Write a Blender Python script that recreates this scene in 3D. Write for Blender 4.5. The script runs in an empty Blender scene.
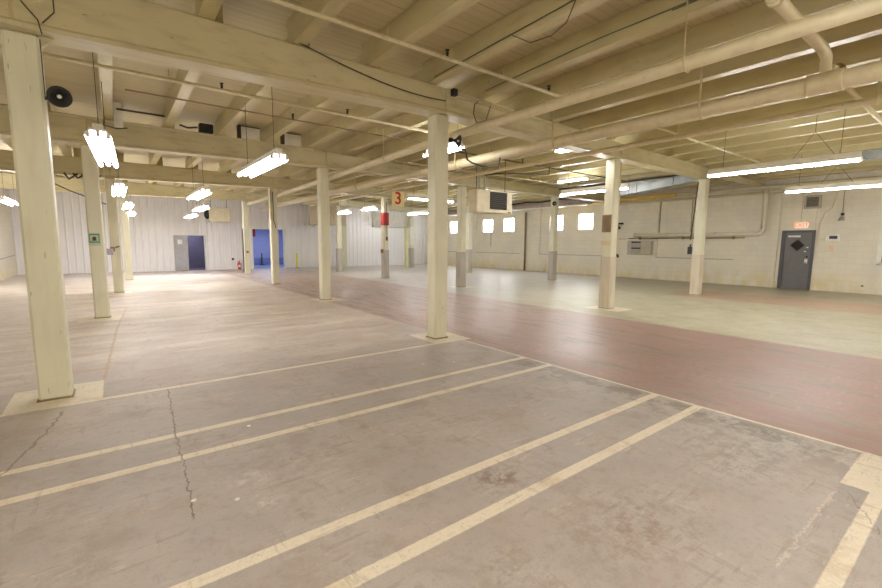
import bpy, bmesh, math, random
from mathutils import Vector, Matrix
random.seed(7)
S = bpy.context.scene
COL = S.collection
PI = math.pi

# ------------------------------------------------------------------ camera
def make_camera():
    y, p, r = math.radians(37.2), math.radians(6.6), math.radians(-.42)
    f = Vector((math.sin(y)*math.cos(p), math.cos(y)*math.cos(p), -math.sin(p)))
    r0 = Vector((math.cos(y), -math.sin(y), 0)); d0 = f.cross(r0)
    R = r0*math.cos(r) + d0*math.sin(r); D = -r0*math.sin(r) + d0*math.cos(r)
    cd = bpy.data.cameras.new('camera'); cam = bpy.data.objects.new('camera', cd); COL.objects.link(cam)
    m = Matrix.Identity(4)
    for i in range(3):
        m[i][0] = R[i]; m[i][1] = -D[i]; m[i][2] = -f[i]
    m[2][3] = 1.6
    cam.matrix_world = m
    cd.sensor_width = 36; cd.lens = 430*36/882; cd.clip_end = 200; cd.clip_start = .02
    S.camera = cam
make_camera()
S.view_settings.view_transform = 'Standard'; S.view_settings.look = 'None'
S.view_settings.gamma = 1; S.view_settings.use_curve_mapping = False
S.view_settings.exposure = 1.27
w = bpy.data.worlds.new('world'); S.world = w; w.use_nodes = True
w.node_tree.nodes['Background'].inputs[0].default_value = (.75, .85, 1, 1)
w.node_tree.nodes['Background'].inputs[1].default_value = 1.0
try:
    S.cycles.max_bounces = 10; S.cycles.diffuse_bounces = 6; S.cycles.glossy_bounces = 3
    S.cycles.sample_clamp_indirect = 4; S.cycles.use_denoising = True
    S.cycles.caustics_reflective = False; S.cycles.caustics_refractive = False
except Exception: pass

# ------------------------------------------------------------------ node helper
class N:
    def __init__(s, name):
        s.m = bpy.data.materials.new(name); s.m.use_nodes = True
        s.t = s.m.node_tree; s.b = s.t.nodes['Principled BSDF']
    def _set(s, inp, v):
        if isinstance(v, bpy.types.NodeSocket): s.t.links.new(v, inp)
        elif isinstance(v, (tuple, list)) and len(v) == 3 and inp.type == 'RGBA': inp.default_value = (*v, 1)
        else: inp.default_value = v
    def math(s, op, a, b=0.0, c=0.0, clamp=False):
        n = s.t.nodes.new('ShaderNodeMath'); n.operation = op; n.use_clamp = clamp
        s._set(n.inputs[0], a); s._set(n.inputs[1], b)
        if len(n.inputs) > 2: s._set(n.inputs[2], c)
        return n.outputs[0]
    def add(s, a, b): return s.math('ADD', a, b)
    def sub(s, a, b): return s.math('SUBTRACT', a, b)
    def mul(s, a, b): return s.math('MULTIPLY', a, b)
    def mn(s, a, b): return s.math('MINIMUM', a, b)
    def mx(s, a, b): return s.math('MAXIMUM', a, b)
    def ramp(s, v, a, b, lo=0.0, hi=1.0):
        n = s.t.nodes.new('ShaderNodeMapRange'); n.clamp = True
        s._set(n.inputs[0], v); n.inputs[1].default_value = a; n.inputs[2].default_value = b
        n.inputs[3].default_value = lo; n.inputs[4].default_value = hi
        return n.outputs[0]
    def mix(s, fac, a, b):
        n = s.t.nodes.new('ShaderNodeMix'); n.data_type = 'RGBA'
        s._set(n.inputs[0], fac); s._set(n.inputs[6], a); s._set(n.inputs[7], b)
        return n.outputs[2]
    def pos(s):
        if not hasattr(s, '_p'):
            s._p = s.t.nodes.new('ShaderNodeNewGeometry').outputs['Position']
            sp = s.t.nodes.new('ShaderNodeSeparateXYZ'); s.t.links.new(s._p, sp.inputs[0])
            s.X, s.Y, s.Z = sp.outputs
        return s._p
    def vec(s, x, y, z):
        n = s.t.nodes.new('ShaderNodeCombineXYZ')
        for i, v in enumerate((x, y, z)): s._set(n.inputs[i], v)
        return n.outputs[0]
    def noise(s, scale, detail=3, v=None, rough=.5, dist=0.0):
        n = s.t.nodes.new('ShaderNodeTexNoise'); n.inputs['Scale'].default_value = scale
        n.inputs['Detail'].default_value = detail; n.inputs['Roughness'].default_value = rough
        n.inputs['Distortion'].default_value = dist
        s.t.links.new(v if v is not None else s.pos(), n.inputs['Vector'])
        return n.outputs[0]
    def scaled(s, sx, sy, sz, off=0.0):
        s.pos(); return s.vec(s.math('MULTIPLY_ADD', s.X, sx, off), s.math('MULTIPLY_ADD', s.Y, sy, off), s.mul(s.Z, sz))
    def color(s, c): s._set(s.b.inputs['Base Color'], c)
    def rough(s, r): s._set(s.b.inputs['Roughness'], r)
    def bump(s, h, strength=.3, dist=.01):
        n = s.t.nodes.new('ShaderNodeBump'); n.inputs['Strength'].default_value = strength
        n.inputs['Distance'].default_value = dist; s.t.links.new(h, n.inputs['Height'])
        s.t.links.new(n.outputs[0], s.b.inputs['Normal'])

def plain(name, c, rough=.5, metal=0.0, var=.08, scale=6.0):
    m = N(name); f = m.ramp(m.noise(scale), .3, .7)
    m.color(m.mix(f, tuple(x*(1-var) for x in c), tuple(min(1, x*(1+var)) for x in c)))
    m.rough(rough); m.b.inputs['Metallic'].default_value = metal
    return m.m
def emit(name, c, st):
    m = N(name); m.color((0.02, .02, .02)); m.b.inputs['Emission Color'].default_value = (*c, 1)
    m.b.inputs['Emission Strength'].default_value = st
    return m.m
def painted(name, c, dirt, rough=.4, stretch=(1, 1, 1), amount=.35, bumpy=.15):
    """old oil paint: mottled, with grime and small chips"""
    m = N(name)
    a = m.noise(1.3, 4); b = m.noise(9, 4, m.scaled(*stretch)); ch = m.noise(34, 3, m.scaled(*stretch))
    col = m.mix(m.ramp(a, .3, .7), tuple(x*.94 for x in c), tuple(min(1, x*1.05) for x in c))
    col = m.mix(m.mul(m.ramp(b, .5, .75), amount), col, dirt)
    col = m.mix(m.mul(m.ramp(ch, .70, .74), .6), col, tuple(x*.55 for x in dirt))
    m.color(col); m.rough(rough); m.bump(b, bumpy, .02)
    return m.m

CREAM = (.80, .73, .52)
M = {}
M['column'] = painted('column_paint', (.76, .745, .585), (.55, .48, .33), .45, (1, 1, .15), .30)
M['beam'] = painted('girder_paint', (.61, .55, .345), (.34, .27, .13), .42, (.25, 1, 1), .45)
M['joist'] = painted('joist_paint', (.56, .495, .28), (.36, .29, .15), .30, (1, .25, 1), .40)
M['pipe'] = painted('pipe_paint', (.72, .64, .43), (.40, .32, .2), .30, (1, 1, 1), .25)
M['pipe_thin'] = painted('conduit_paint', (.66, .58, .37), (.30, .24, .13), .4, (1, 1, 1), .4)
M['dark'] = plain('dark_cable', (.075, .06, .04), .6)
M['black'] = plain('black_metal', (.022, .022, .02), .6)
M['white'] = plain('white_enamel', (.85, .84, .78), .35)
M['unit'] = plain('heater_enamel', (.72, .65, .47), .4)
M['steel'] = plain('bare_steel', (.42, .42, .42), .38, .6, .15)
M['guard'] = painted('steel_guard', (.50, .47, .41), (.25, .2, .15), .4, (1, 1, .15), .5)
M['lowerpost'] = painted('bare_post', (.66, .60, .48), (.42, .34, .24), .45, (1, 1, .1), .6)
M['duct'] = plain('galvanised_duct', (.40, .43, .44), .4, .55, .2, 3)
M['wrap'] = painted('duct_wrap', (.46, .38, .34), (.16, .12, .1), .8, (1, .4, 1), .5)
M['yellow'] = plain('yellow_pipe_paint', (.80, .56, .14), .35)
M['bollard'] = plain('yellow_bollard_paint', (.80, .80, .04), .4)
M['red'] = plain('red_paint', (.52, .04, .03), .4)
M['green'] = plain('green_print', (.10, .26, .14), .5)
M['door_gray'] = plain('grey_door_paint', (.17, .17, .175), .4, 0, .06)
M['frame_gray'] = plain('dark_frame_paint', (.10, .10, .11), .4)
M['door_lilac'] = plain('pale_grey_door_paint', (.44, .44, .47), .45)
M['glass'] = plain('dark_glass', (.03, .022, .02), .1)
M['chrome'] = plain('chrome', (.75, .75, .75), .2, 1)
M['board'] = plain('cream_plywood', (.70, .60, .44), .6)
M['corr'] = None
M['tube'] = emit('fluorescent_tube', (1, .965, .95), 17)
M['tube_soft'] = emit('fluorescent_tube_dim', (1, .96, .945), 9)  # weaker emission, tuned to keep the left aisle floor from burning out
M['tube_hot'] = emit('fluorescent_tube_bright', (1, .97, .95), 40)  # stronger emission, tuned to brighten the right wall
M['tube_cool'] = emit('fluorescent_tube_cool', (.97, .96, 1), 30)
M['refl'] = plain('reflector_white', (.90, .90, .86), .3)
M['pipe_pale'] = painted('pale_pipe_paint', (.80, .76, .63), (.5, .42, .3), .35, (1, 1, 1), .2)
M['pane'] = emit('daylit_pane', (.93, .97, 1), 10)
M['exit'] = emit('exit_letters', (1, .10, .03), .8)
M['exitbox'] = emit('exit_face', (.95, .72, .52), .42)
M['screen'] = plain('dark_display', (.06, .07, .11), .2)
M['bluewall'] = plain('blue_room_paint', (.36, .38, .56), .6)
M['bluefloor'] = plain('blue_room_floor', (.20, .25, .40), .3)
M['purple'] = plain('purple_room_paint', (.17, .16, .22), .7)
M['signcream'] = plain('cream_sign_board', (.90, .74, .38), .5)
M['brass'] = plain('aged_brass', (.30, .2, .08), .4, .6)
M['rust'] = plain('rust_brown_pipe', (.30, .22, .13), .7)
M['paper'] = plain('paper', (.85, .85, .84), .8)
M['orange'] = plain('faded_orange_print', (.84, .66, .50), .8)

# deck boards
m = N('deck_boards'); m.pos()
fr = m.math('FRACT', m.mul(m.Y, 1/.13)); groove = m.mx(m.ramp(fr, .0, .07, 1, 0), m.ramp(fr, .93, 1, 0, 1))
fl_ = m.math('FLOOR', m.mul(m.Y, 1/.13))
wn = m.t.nodes.new('ShaderNodeTexWhiteNoise'); wn.noise_dimensions = '1D'; m.t.links.new(fl_, wn.inputs['W'])
fr2 = m.math('FRACT', m.add(m.mul(m.Y, 1/.63), m.mul(m.noise(.9, 1), .15))); seam = m.ramp(m.math('ABSOLUTE', m.sub(fr2, .5)), 0, .016, 1, 0)
c = m.mix(wn.outputs[0], (.54, .475, .28), (.60, .53, .325))
c = m.mix(m.mul(m.ramp(m.noise(1.2, 4), .5, .7), .4), c, (.50, .42, .28))
c = m.mix(m.mul(groove, .42), c, (.25, .19, .09)); c = m.mix(m.mul(seam, .6), c, (.16, .11, .05))
m.color(c); m.rough(.55); M['deck'] = m.m

# block wall (y,z plane)
def block(name, base, horiz='Y'):
    m = N(name); m.pos()
    bt = m.t.nodes.new('ShaderNodeTexBrick'); m.t.links.new(m.vec(m.Y if horiz == 'Y' else m.X, m.Z, 0.0), bt.inputs['Vector'])
    bt.inputs['Scale'].default_value = 1; bt.inputs['Brick Width'].default_value = .41; bt.inputs['Row Height'].default_value = .205
    bt.inputs['Mortar Size'].default_value = .008; bt.inputs['Mortar Smooth'].default_value = .3; bt.inputs['Bias'].default_value = 0
    bt.inputs['Color1'].default_value = (*base, 1); bt.inputs['Color2'].default_value = (*[x*.95 for x in base], 1)
    bt.inputs['Mortar'].default_value = (*[x*.88 for x in base], 1)
    n1 = m.noise(.8, 4); n2 = m.noise(3, 5, m.scaled(1, 1, .5))
    c = m.mix(m.mul(m.ramp(n1, .45, .75), .35), bt.outputs['Color'], (.62, .60, .60))
    low = m.mul(m.ramp(m.Z, .15, .8, 1, 0), m.ramp(n2, .38, .62))
    c = m.mix(m.mul(low, .65), c, (.72, .58, .26))
    c = m.mix(m.mul(m.mul(m.ramp(m.Z, 2.4, 4, 0, 1), m.ramp(n2, .5, .7)), .3), c, (.50, .42, .30))
    m.color(c); m.rough(.5); m.bump(bt.outputs['Fac'], .15, -.004)
    return m.m
M['block'] = block('painted_block', (.84, .80, .67))
M['plainwall'] = block('painted_block_side', (.74, .70, .58), 'Y')
M['backwall'] = block('painted_block_back', (.74, .70, .58), 'X')
m = N('white_metal_siding')
n1 = m.noise(.5, 3); c = m.mix(m.ramp(n1, .35, .65), (.85, .84, .87), (.90, .89, .90)); m.color(c); m.rough(.38); M['corr'] = m.m

# ------------------------------------------------------------------ floor material
def floor_material():
    m = N('painted_concrete_floor'); m.pos(); X, Y = m.X, m.Y
    big = m.noise(.35, 4); mid = m.noise(1.5, 5, rough=.6); fine = m.noise(14, 5, rough=.65); grit = m.noise(70, 3)
    wob = m.mul(m.sub(m.noise(3, 3), .5), .10); wob2 = m.mul(m.sub(m.noise(24, 3), .5), .02)
    Xw = m.add(X, wob); Yw = m.add(Y, wob)
    # grey concrete near, warm dusty concrete farther in
    base = m.mix(m.ramp(mid, .3, .7), (.365, .322, .295), (.45, .402, .368))
    warm = m.mix(m.ramp(mid, .3, .7), (.52, .44, .375), (.64, .57, .50))
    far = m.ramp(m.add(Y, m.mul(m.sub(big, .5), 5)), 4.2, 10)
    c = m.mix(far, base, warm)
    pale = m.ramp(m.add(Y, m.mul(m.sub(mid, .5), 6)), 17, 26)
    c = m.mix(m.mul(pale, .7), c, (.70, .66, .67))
    streak = m.noise(1.2, 5, m.scaled(.35, 1.5, 1, 3.0), .6)
    c = m.mix(m.mul(m.mul(m.ramp(streak, .51, .60), far), .7), c, (.72, .65, .55))
    rusty = m.noise(1.9, 8, m.scaled(.45, 1.5, 1, 9.0), .72)
    c = m.mix(m.mul(m.mul(m.ramp(rusty, .51, .62), m.ramp(Y, 4, 7, .25, 1)), .60), c, (.44, .29, .19))
    # pale sealed floor beyond the red aisle
    green = m.mix(m.ramp(mid, .35, .65), (.44, .425, .30), (.52, .495, .37))
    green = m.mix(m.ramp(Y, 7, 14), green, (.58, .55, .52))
    m_green = m.ramp(m.add(Xw, m.mul(Y, -.02)), 8.62, 8.74)
    c = m.mix(m_green, c, green)
    wear_g = m.noise(2.5, 6, m.scaled(1, .5, 1, 4.0), .7)
    c = m.mix(m.mul(m.mul(m.ramp(wear_g, .50, .62), m_green), .38), c, (.36, .30, .22))
    # red painted aisle
    streaky = m.noise(2.2, 9, m.scaled(2.0, .36, 1, 1.0), .74, .5)
    red = m.mix(m.ramp(mid, .3, .7), (.32, .185, .155), (.40, .24, .205))
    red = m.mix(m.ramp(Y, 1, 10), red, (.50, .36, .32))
    red = m.mix(m.mul(m.ramp(streaky, .47, .56), .72), red, (.35, .27, .215))
    def flake(v, lv, wd): return m.ramp(m.math('ABSOLUTE', m.sub(v, lv)), 0, wd, 1, 0)
    red = m.mix(m.mul(m.mx(flake(streaky, .56, .007), m.mul(flake(streaky, .60, .008), .9)), m.mul(m.ramp(mid, .40, .52), .85)), red, (.17, .13, .10))
    red = m.mix(m.mul(m.ramp(streaky, .565, .59), .60), red, (.24, .20, .165))
    red = m.mix(m.mul(m.ramp(fine, .50, .60), .3), red, (.30, .22, .18))
    in_red = m.mul(m.ramp(m.add(X, wob2), 4.615, 4.63), m.ramp(m.add(Xw, m.mul(Y, -.02)), 8.62, 8.72, 1, 0))
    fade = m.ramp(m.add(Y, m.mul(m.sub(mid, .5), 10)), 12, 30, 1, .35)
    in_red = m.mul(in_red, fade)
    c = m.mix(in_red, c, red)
    # second red strip in front of the grey door
    r2 = m.mul(m.mul(m.ramp(Xw, 14.45, 14.6), m.ramp(Xw, 16.9, 17.05, 1, 0)), m.ramp(Yw, 6.7, 7.0, 1, 0))
    c = m.mix(m.mul(r2, .65), c, m.mix(m.ramp(streaky, .45, .6), (.50, .27, .19), (.42, .30, .2)))
    # dark dirt along the foot of the right wall
    c = m.mix(m.mul(m.mul(m.ramp(X, 19.2, 20.5), m.ramp(mid, .25, .6)), .75), c, (.30, .25, .19))
    c = m.mix(m.mul(m.mul(m.ramp(X, 16.6, 18.5), m.ramp(Y, 8, 13, 1, .2)), .35), c, (.40, .35, .30))
    # brown stains in the near bays
    st = m.noise(1.9, 9, m.scaled(1, 1, 1, 5.3), .76)
    near = m.ramp(Y, 5, 8, 1, .2)
    c = m.mix(m.mul(m.mul(m.ramp(st, .515, .62), near), .38), c, (.29, .215, .145))
    blotch = m.ramp(m.noise(9, 9, rough=.8), .48, .56)
    def blob(cx, cy, rx, ry, col, amt, c, th=.5):
        dx = m.mul(m.sub(X, cx), 1/rx); dy = m.mul(m.sub(Y, cy), 1/ry)
        d = m.math('SQRT', m.add(m.mul(dx, dx), m.mul(dy, dy)))
        return m.mix(m.mul(m.mul(m.ramp(d, .2, 1.25, 1, 0), blotch), amt), c, col)
    c = blob(2.03, 2.0, .26, .2, (.17, .085, .055), .75, c)
    c = blob(4.40, 1.22, .16, .55, (.11, .085, .06), .8, c)
    c = blob(3.0, 2.22, .16, .05, (.2, .1, .06), .6, c)
    c = blob(.38, 4.05, .1, .06, (.2, .1, .06), .5, c)
    c = blob(1.45, 1.35, .22, .2, (.26, .18, .10), .5, c)
    c = blob(2.3, 1.15, .6, .35, (.25, .16, .10), .55, c)
    c = blob(1.1, 3.1, .5, .3, (.27, .2, .15), .4, c)
    c = blob(3.4, 3.0, .4, .3, (.27, .2, .15), .5, c)
    c = blob(3.8, 1.1, .7, .45, (.22, .185, .13), .6, c)
    c = blob(.65, 3.0, .14, .14, (.66, .63, .58), .6, c)
    c = blob(.66, 2.65, .12, .12, (.66, .63, .58), .5, c)
    c = blob(1.7, 2.65, .45, .12, (.30, .27, .23), .35, c)
    # grime along the yellow line
    g = m.mul(m.ramp(X, 3.75, 4.45), m.ramp(X, 4.5, 4.6, 1, 0))
    gn = m.noise(3.2, 7, m.scaled(1, .8, 1, 2.0), .75)
    c = m.mix(m.mul(m.mul(m.mul(g, m.ramp(gn, .48, .54)), m.ramp(Y, 4.2, 5.2, 1, 0)), .75), c, (.20, .17, .125))
    # lines and pads
    def rect(x0, x1, y0, y1, s=.008):
        a = m.mn(m.sub(m.add(X, wob2), x0), m.sub(x1, m.add(X, wob2)))
        b = m.mn(m.sub(m.add(Y, m.mul(wob2, .5)), y0), m.sub(y1, m.add(Y, m.mul(wob2, .5))))
        return m.ramp(m.mn(a, b), 0, s)
    R = [(-.95, 4.80, 5.44, 5.52), (-3.6, 4.62, 4.02, 4.11), (-3.6, 4.62, 3.555, 3.645), (-3.6, 4.60, 2.135, 2.225),
         (-3.6, 4.60, 1.70, 1.795), (-3.6, 3.95, .325, .415), (4.575, 4.615, -3.9, 5.5),
         (-.93, -.18, 5.44, 6.24), (4.06, 4.79, 5.50, 6.30), (3.86, 4.58, -.35, .56), (-.66, .07, 11.0, 11.75),
         (4.45, 5.15, 11.3, 12.15), (9.66, 10.4, 5.62, 6.55), (10.05, 10.8, 12.0, 12.9), (15.6, 16.4, 12.1, 13.0), (-.3, .4, 16.7, 17.4)]
    pad = None
    for r in R:
        q = rect(*r); pad = q if pad is None else m.mx(pad, q)
    chip = m.ramp(m.noise(9, 7, m.scaled(1, 1, 1, 7.0), .75), .60, .66, 1, .45)
    linec = m.mix(m.ramp(fine, .3, .7), (.70, .62, .48), (.80, .73, .58))
    linec = m.mix(m.mul(m.ramp(st, .53, .64), .40), linec, (.48, .33, .18))
    c = m.mix(m.mul(m.mul(pad, chip), .93), c, linec)
    # cracks
    cn = m.mul(m.sub(m.noise(9, 4, rough=.7), .5), .11)
    def crack(pts, wd, col, c, amt=.85):
        for (x0, y0), (x1, y1) in zip(pts, pts[1:]):
            L = math.hypot(x1-x0, y1-y0); ux, uy = (x1-x0)/L, (y1-y0)/L
            dx = m.sub(X, x0); dy = m.sub(Y, y0)
            t = m.add(m.mul(dx, ux), m.mul(dy, uy)); e = m.add(m.sub(m.mul(dx, uy), m.mul(dy, ux)), cn)
            inside = m.mn(m.ramp(t, -.01, .01), m.ramp(t, L-.01, L+.01, 1, 0))
            c = m.mix(m.mul(m.mul(m.ramp(m.math('ABSOLUTE', e), wd*.4, wd, 1, 0), inside), amt), c, col)
        return c
    c = crack([(.38, 5.45), (.32, 4.1), (.31, 3.5), (.28, 2.72)], .006, (.13, .07, .03), c)
    c = crack([(-.48, 5.3), (-.55, 4.75), (-.75, 3.9)], .012, (.20, .13, .06), c, .7)
    c = crack([(-.18, 6.25), (-.05, 9.7), (.17, 13.1), (-1.9, 13.5)], .025, (.42, .24, .12), c, .55)
    dk = m.mul(m.ramp(Y, .54, .56, 1, 0), m.mul(m.ramp(Xw, 3.0, 3.5), m.ramp(X, 4.58, 4.62, 1, 0))); c = m.mix(m.mul(m.mul(dk, m.ramp(pad, 0, 1, 1, 0)), .35), c, (.25, .225, .20))
    c = crack([(3.72, .55), (3.05, .56), (2.55, .56)], .007, (.62, .55, .44), c, .6)
    c = crack([(3.75, .5), (3.35, .30), (3.2, .2)], .005, (.14, .11, .09), c, .6)
    c = crack([(.29, 3.4), (1.4, 2.9)], .004, (.25, .2, .15), c, .5)
    # drag scratches and hairlines
    for (ax, ay, off, col_, lo_) in ((.9, 9, 2.0, (.22, .15, .10), .585), (6, 1.2, 8.0, (.24, .18, .13), .59), (2.2, 7.5, 5.0, (.62, .56, .48), .60)):
        sc = m.noise(2.4, 5, m.scaled(ax, ay, 1, off), .6)
        c = m.mix(m.mul(m.mul(m.ramp(sc, lo_, lo_+.02), m.ramp(mid, .46, .56)), m.ramp(X, 4.5, 4.7, .26, .12)), c, col_)
    c = m.mix(m.mul(m.ramp(fine, .53, .64), .20), c, (.26, .19, .13))
    c = m.mix(m.mul(m.ramp(grit, .60, .68), .32), c, (.20, .16, .12))
    m.color(c)
    m.rough(m.ramp(X, 4.6, 5.5, .52, .42)); m.bump(m.add(mid, m.mul(grit, .15)), .10, .01)
    return m.m
M['floor'] = floor_material()

# ------------------------------------------------------------------ mesh builder
class MB:
    def __init__(s): s.bm = bmesh.new()
    def box(s, x0, x1, y0, y1, z0, z1, bev=0):
        r = bmesh.ops.create_cube(s.bm, size=1)
        vs = r['verts']
        for v in vs:
            v.co = Vector(((x0+x1)/2+v.co.x*(x1-x0), (y0+y1)/2+v.co.y*(y1-y0), (z0+z1)/2+v.co.z*(z1-z0)))
        if bev:
            es = list({e for v in vs for e in v.link_edges})
            bmesh.ops.bevel(s.bm, geom=es, offset=bev, segments=1, affect='EDGES')
        return s
    def obox(s, p0, p1, w, z0, z1, z0b=None, z1b=None, bev=0):
        """beam from p0 to p1 in plan, width w"""
        p0 = Vector(p0); p1 = Vector(p1); d = (p1-p0).normalized(); n = Vector((-d.y, d.x))*w/2
        z0b = z0 if z0b is None else z0b; z1b = z1 if z1b is None else z1b
        vs = [s.bm.verts.new((*q, z)) for q, z in ((p0+n, z0), (p0-n, z0), (p1-n, z0b), (p1+n, z0b), (p0+n, z1), (p0-n, z1), (p1-n, z1b), (p1+n, z1b))]
        fs = [s.bm.faces.new([vs[i] for i in f]) for f in ((0, 1, 2, 3), (7, 6, 5, 4), (0, 4, 5, 1), (1, 5, 6, 2), (2, 6, 7, 3), (3, 7, 4, 0))]
        bmesh.ops.recalc_face_normals(s.bm, faces=fs)
        if bev:
            es = list({e for f in fs for e in f.edges}); bmesh.ops.bevel(s.bm, geom=es, offset=bev, segments=1, affect='EDGES')
        return s
    def tube(s, pts, r, n=10, caps=True):
        pts = [Vector(p) for p in pts]; rings = []
        for i, p in enumerate(pts):
            if i == 0: t = pts[1]-p
            elif i == len(pts)-1: t = p-pts[i-1]
            else: t = (pts[i+1]-p).normalized()+(p-pts[i-1]).normalized()
            t.normalize()
            ref = Vector((0, 0, 1)) if abs(t.z) < .9 else Vector((1, 0, 0))
            if i and abs(t.dot(u)) < .99: u = (u - t*u.dot(t)).normalized()
            else: u = t.cross(ref).normalized()
            v = t.cross(u)
            rr = r[i] if isinstance(r, (list, tuple)) else r
            rings.append([s.bm.verts.new(p+(u*math.cos(2*PI*k/n)+v*math.sin(2*PI*k/n))*rr) for k in range(n)])
        fs = []
        for a, b in zip(rings, rings[1:]):
            for k in range(n): fs.append(s.bm.faces.new([a[k], a[(k+1) % n], b[(k+1) % n], b[k]]))
        if caps: fs.append(s.bm.faces.new(rings[0][::-1])); fs.append(s.bm.faces.new(rings[-1]))
        for f in fs[:(len(pts)-1)*n]: f.smooth = True
        bmesh.ops.recalc_face_normals(s.bm, faces=fs)
        return s
    def lathe(s, prof, origin, axis=(0, 0, 1), n=20):
        """prof: list of (radius, height along axis)"""
        o = Vector(origin); a = Vector(axis).normalized(); u = a.orthogonal().normalized(); v = a.cross(u)
        rings = [[s.bm.verts.new(o+a*h+(u*math.cos(2*PI*k/n)+v*math.sin(2*PI*k/n))*max(r, .0005)) for k in range(n)] for r, h in prof]
        fs = []
        for A, B in zip(rings, rings[1:]):
            for k in range(n):
                f = s.bm.faces.new([A[k], A[(k+1) % n], B[(k+1) % n], B[k]]); f.smooth = True; fs.append(f)
        fs.append(s.bm.faces.new(rings[0][::-1])); fs.append(s.bm.faces.new(rings[-1]))
        bmesh.ops.recalc_face_normals(s.bm, faces=fs)
        return s
    def quad(s, *ps):
        f = s.bm.faces.new([s.bm.verts.new(p) for p in ps]); return s
    def prism(s, poly, a, b, plane='xz'):
        """extrude polygon (u,v) between a and b along the missing axis"""
        def P(u, v, t): return (u, t, v) if plane == 'xz' else ((t, u, v) if plane == 'yz' else (u, v, t))
        A = [s.bm.verts.new(P(u, v, a)) for u, v in poly]; B = [s.bm.verts.new(P(u, v, b)) for u, v in poly]
        fs = [s.bm.faces.new(A), s.bm.faces.new(B[::-1])]
        k = len(poly)
        for i in range(k): fs.append(s.bm.faces.new([A[i], B[i], B[(i+1) % k], A[(i+1) % k]]))
        bmesh.ops.recalc_face_normals(s.bm, faces=fs)
        return s
    def build(s, name, mat, parent=None, off=None):
        me = bpy.data.meshes.new(name); s.bm.to_mesh(me); s.bm.free()
        me.materials.append(mat)
        o = bpy.data.objects.new(name, me); COL.objects.link(o)
        if parent is not None:
            o.parent = parent; o.location = -parent.location if off is None else off
        return o
def tag(o, label, cat, group=None, kind=None):
    o['label'] = label
    if cat: o['category'] = cat
    if group: o['group'] = group
    if kind: o['kind'] = kind
    return o
def struct(o): o['kind'] = 'structure'; return o
def thing(name, loc, label, cat, group=None):
    o = bpy.data.objects.new(name, None); COL.objects.link(o); o.location = loc
    return tag(o, label, cat, group)
def copy_tree(o, parent=None):
    c = o.copy(); COL.objects.link(c)
    if parent is not None: c.parent = parent
    for ch in list(o.children): copy_tree(ch, c)
    return c
def text_mesh(body, size, mat, name, parent, matrix, ext=.006):
    cu = bpy.data.curves.new(name, 'FONT'); cu.body = body; cu.size = size; cu.extrude = ext
    cu.align_x = 'CENTER'; cu.align_y = 'CENTER'; cu.offset = size*.012
    t = bpy.data.objects.new(name+'_c', cu); COL.objects.link(t)
    bpy.context.view_layer.update()
    me = bpy.data.meshes.new_from_object(t.evaluated_get(bpy.context.evaluated_depsgraph_get()))
    bpy.data.objects.remove(t); me.materials.clear(); me.materials.append(mat)
    me.transform(matrix)
    o = bpy.data.objects.new(name, me); COL.objects.link(o)
    if parent: o.parent = parent; o.location = -parent.location
    return o
# wall text matrices: facing -y (read from -y side), facing -x
def face_y(x, y, z): return Matrix.Translation((x, y, z)) @ Matrix.Rotation(PI/2, 4, 'X')
def face_x(x, y, z): return Matrix.Translation((x, y, z)) @ Matrix.Rotation(-PI/2, 4, 'Z') @ Matrix.Rotation(PI/2, 4, 'X')

# ------------------------------------------------------------------ shell
XL, XR, YN, YF, ZC = -3.7, 20.6, -4.0, 28.4, 4.40
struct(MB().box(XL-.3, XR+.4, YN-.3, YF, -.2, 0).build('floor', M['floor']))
struct(MB().box(XL-.3, XR+.4, YN-.3, YF+.3, ZC, ZC+.2).build('ceiling', M['deck']))
struct(MB().box(XL-.3, XL, YN, YF, 0, ZC).build('wall_left', M['plainwall']))
struct(MB().box(XL-.3, XR+.4, YN-.3, YN, 0, ZC).build('wall_near', M['backwall']))

# right wall: grid of cells with recessed bays, windows and a doorway left open
wins = [(13.74, 14.67), (15.70, 16.64), (19.51, 20.44), (21.47, 22.45), (25.15, 26.15)]
bays = [(-2.6, 1.2), (6.99, 10.2), (13.01, 17.3), (18.9, 23.1), (24.1, 27.6)]
ys = sorted({YN, YF, 4.43, 5.35, 1.6, 2.66, -2.6, 1.2, 3.9} | {v for w_ in wins for v in w_} | {v for b_ in bays for v in b_})
zs = [0, 1.06, 1.1, 2.0, 2.2, 2.44, 3.33, 3.95, ZC]
mb = MB()
def solid(y, z):
    if 4.43 < y < 5.35 and z < 2.2: return None
    for a, b in wins:
        if a < y < b and 2.44 < z < 3.33: return None
    if 1.6 < y < 2.66 and 1.1 < z < 2.0: return None
    if 3.95 > z > 1.06:
        for a, b in bays:
            if a < y < b: return .07
        if y < 4.43: return .03
    return 0
for a, b in zip(ys, ys[1:]):
    for c0, c1 in zip(zs, zs[1:]):
        d = solid((a+b)/2, (c0+c1)/2)
        if d is None: continue
        mb.box(XR+d, XR+.3, a, b, c0, c1)
struct(mb.build('wall_right', M['block']))
struct(MB().box(XR+.3, XR+.34, YN, YF, 0, ZC).build('wall_outer', M['block']))
for i, (a, b) in enumerate(wins):
    o = MB().box(XR+.16, XR+.2, a, b, 2.44, 3.33).build('window_%d' % (i+1), M['pane']); struct(o)
    f = MB()
    for (p, q, r_, t) in ((a, a+.035, 2.44, 3.33), (b-.035, b, 2.44, 3.33), (a+.035, b-.035, 2.44, 2.475), (a+.035, b-.035, 3.295, 3.33)):
        f.box(XR+.1, XR+.16, p, q, r_, t)
    f.box(XR+.12, XR+.155, (a+b)/2-.01, (a+b)/2+.01, 2.475, 3.295)
    f.build('window_frame', M['white'], o)
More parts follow.
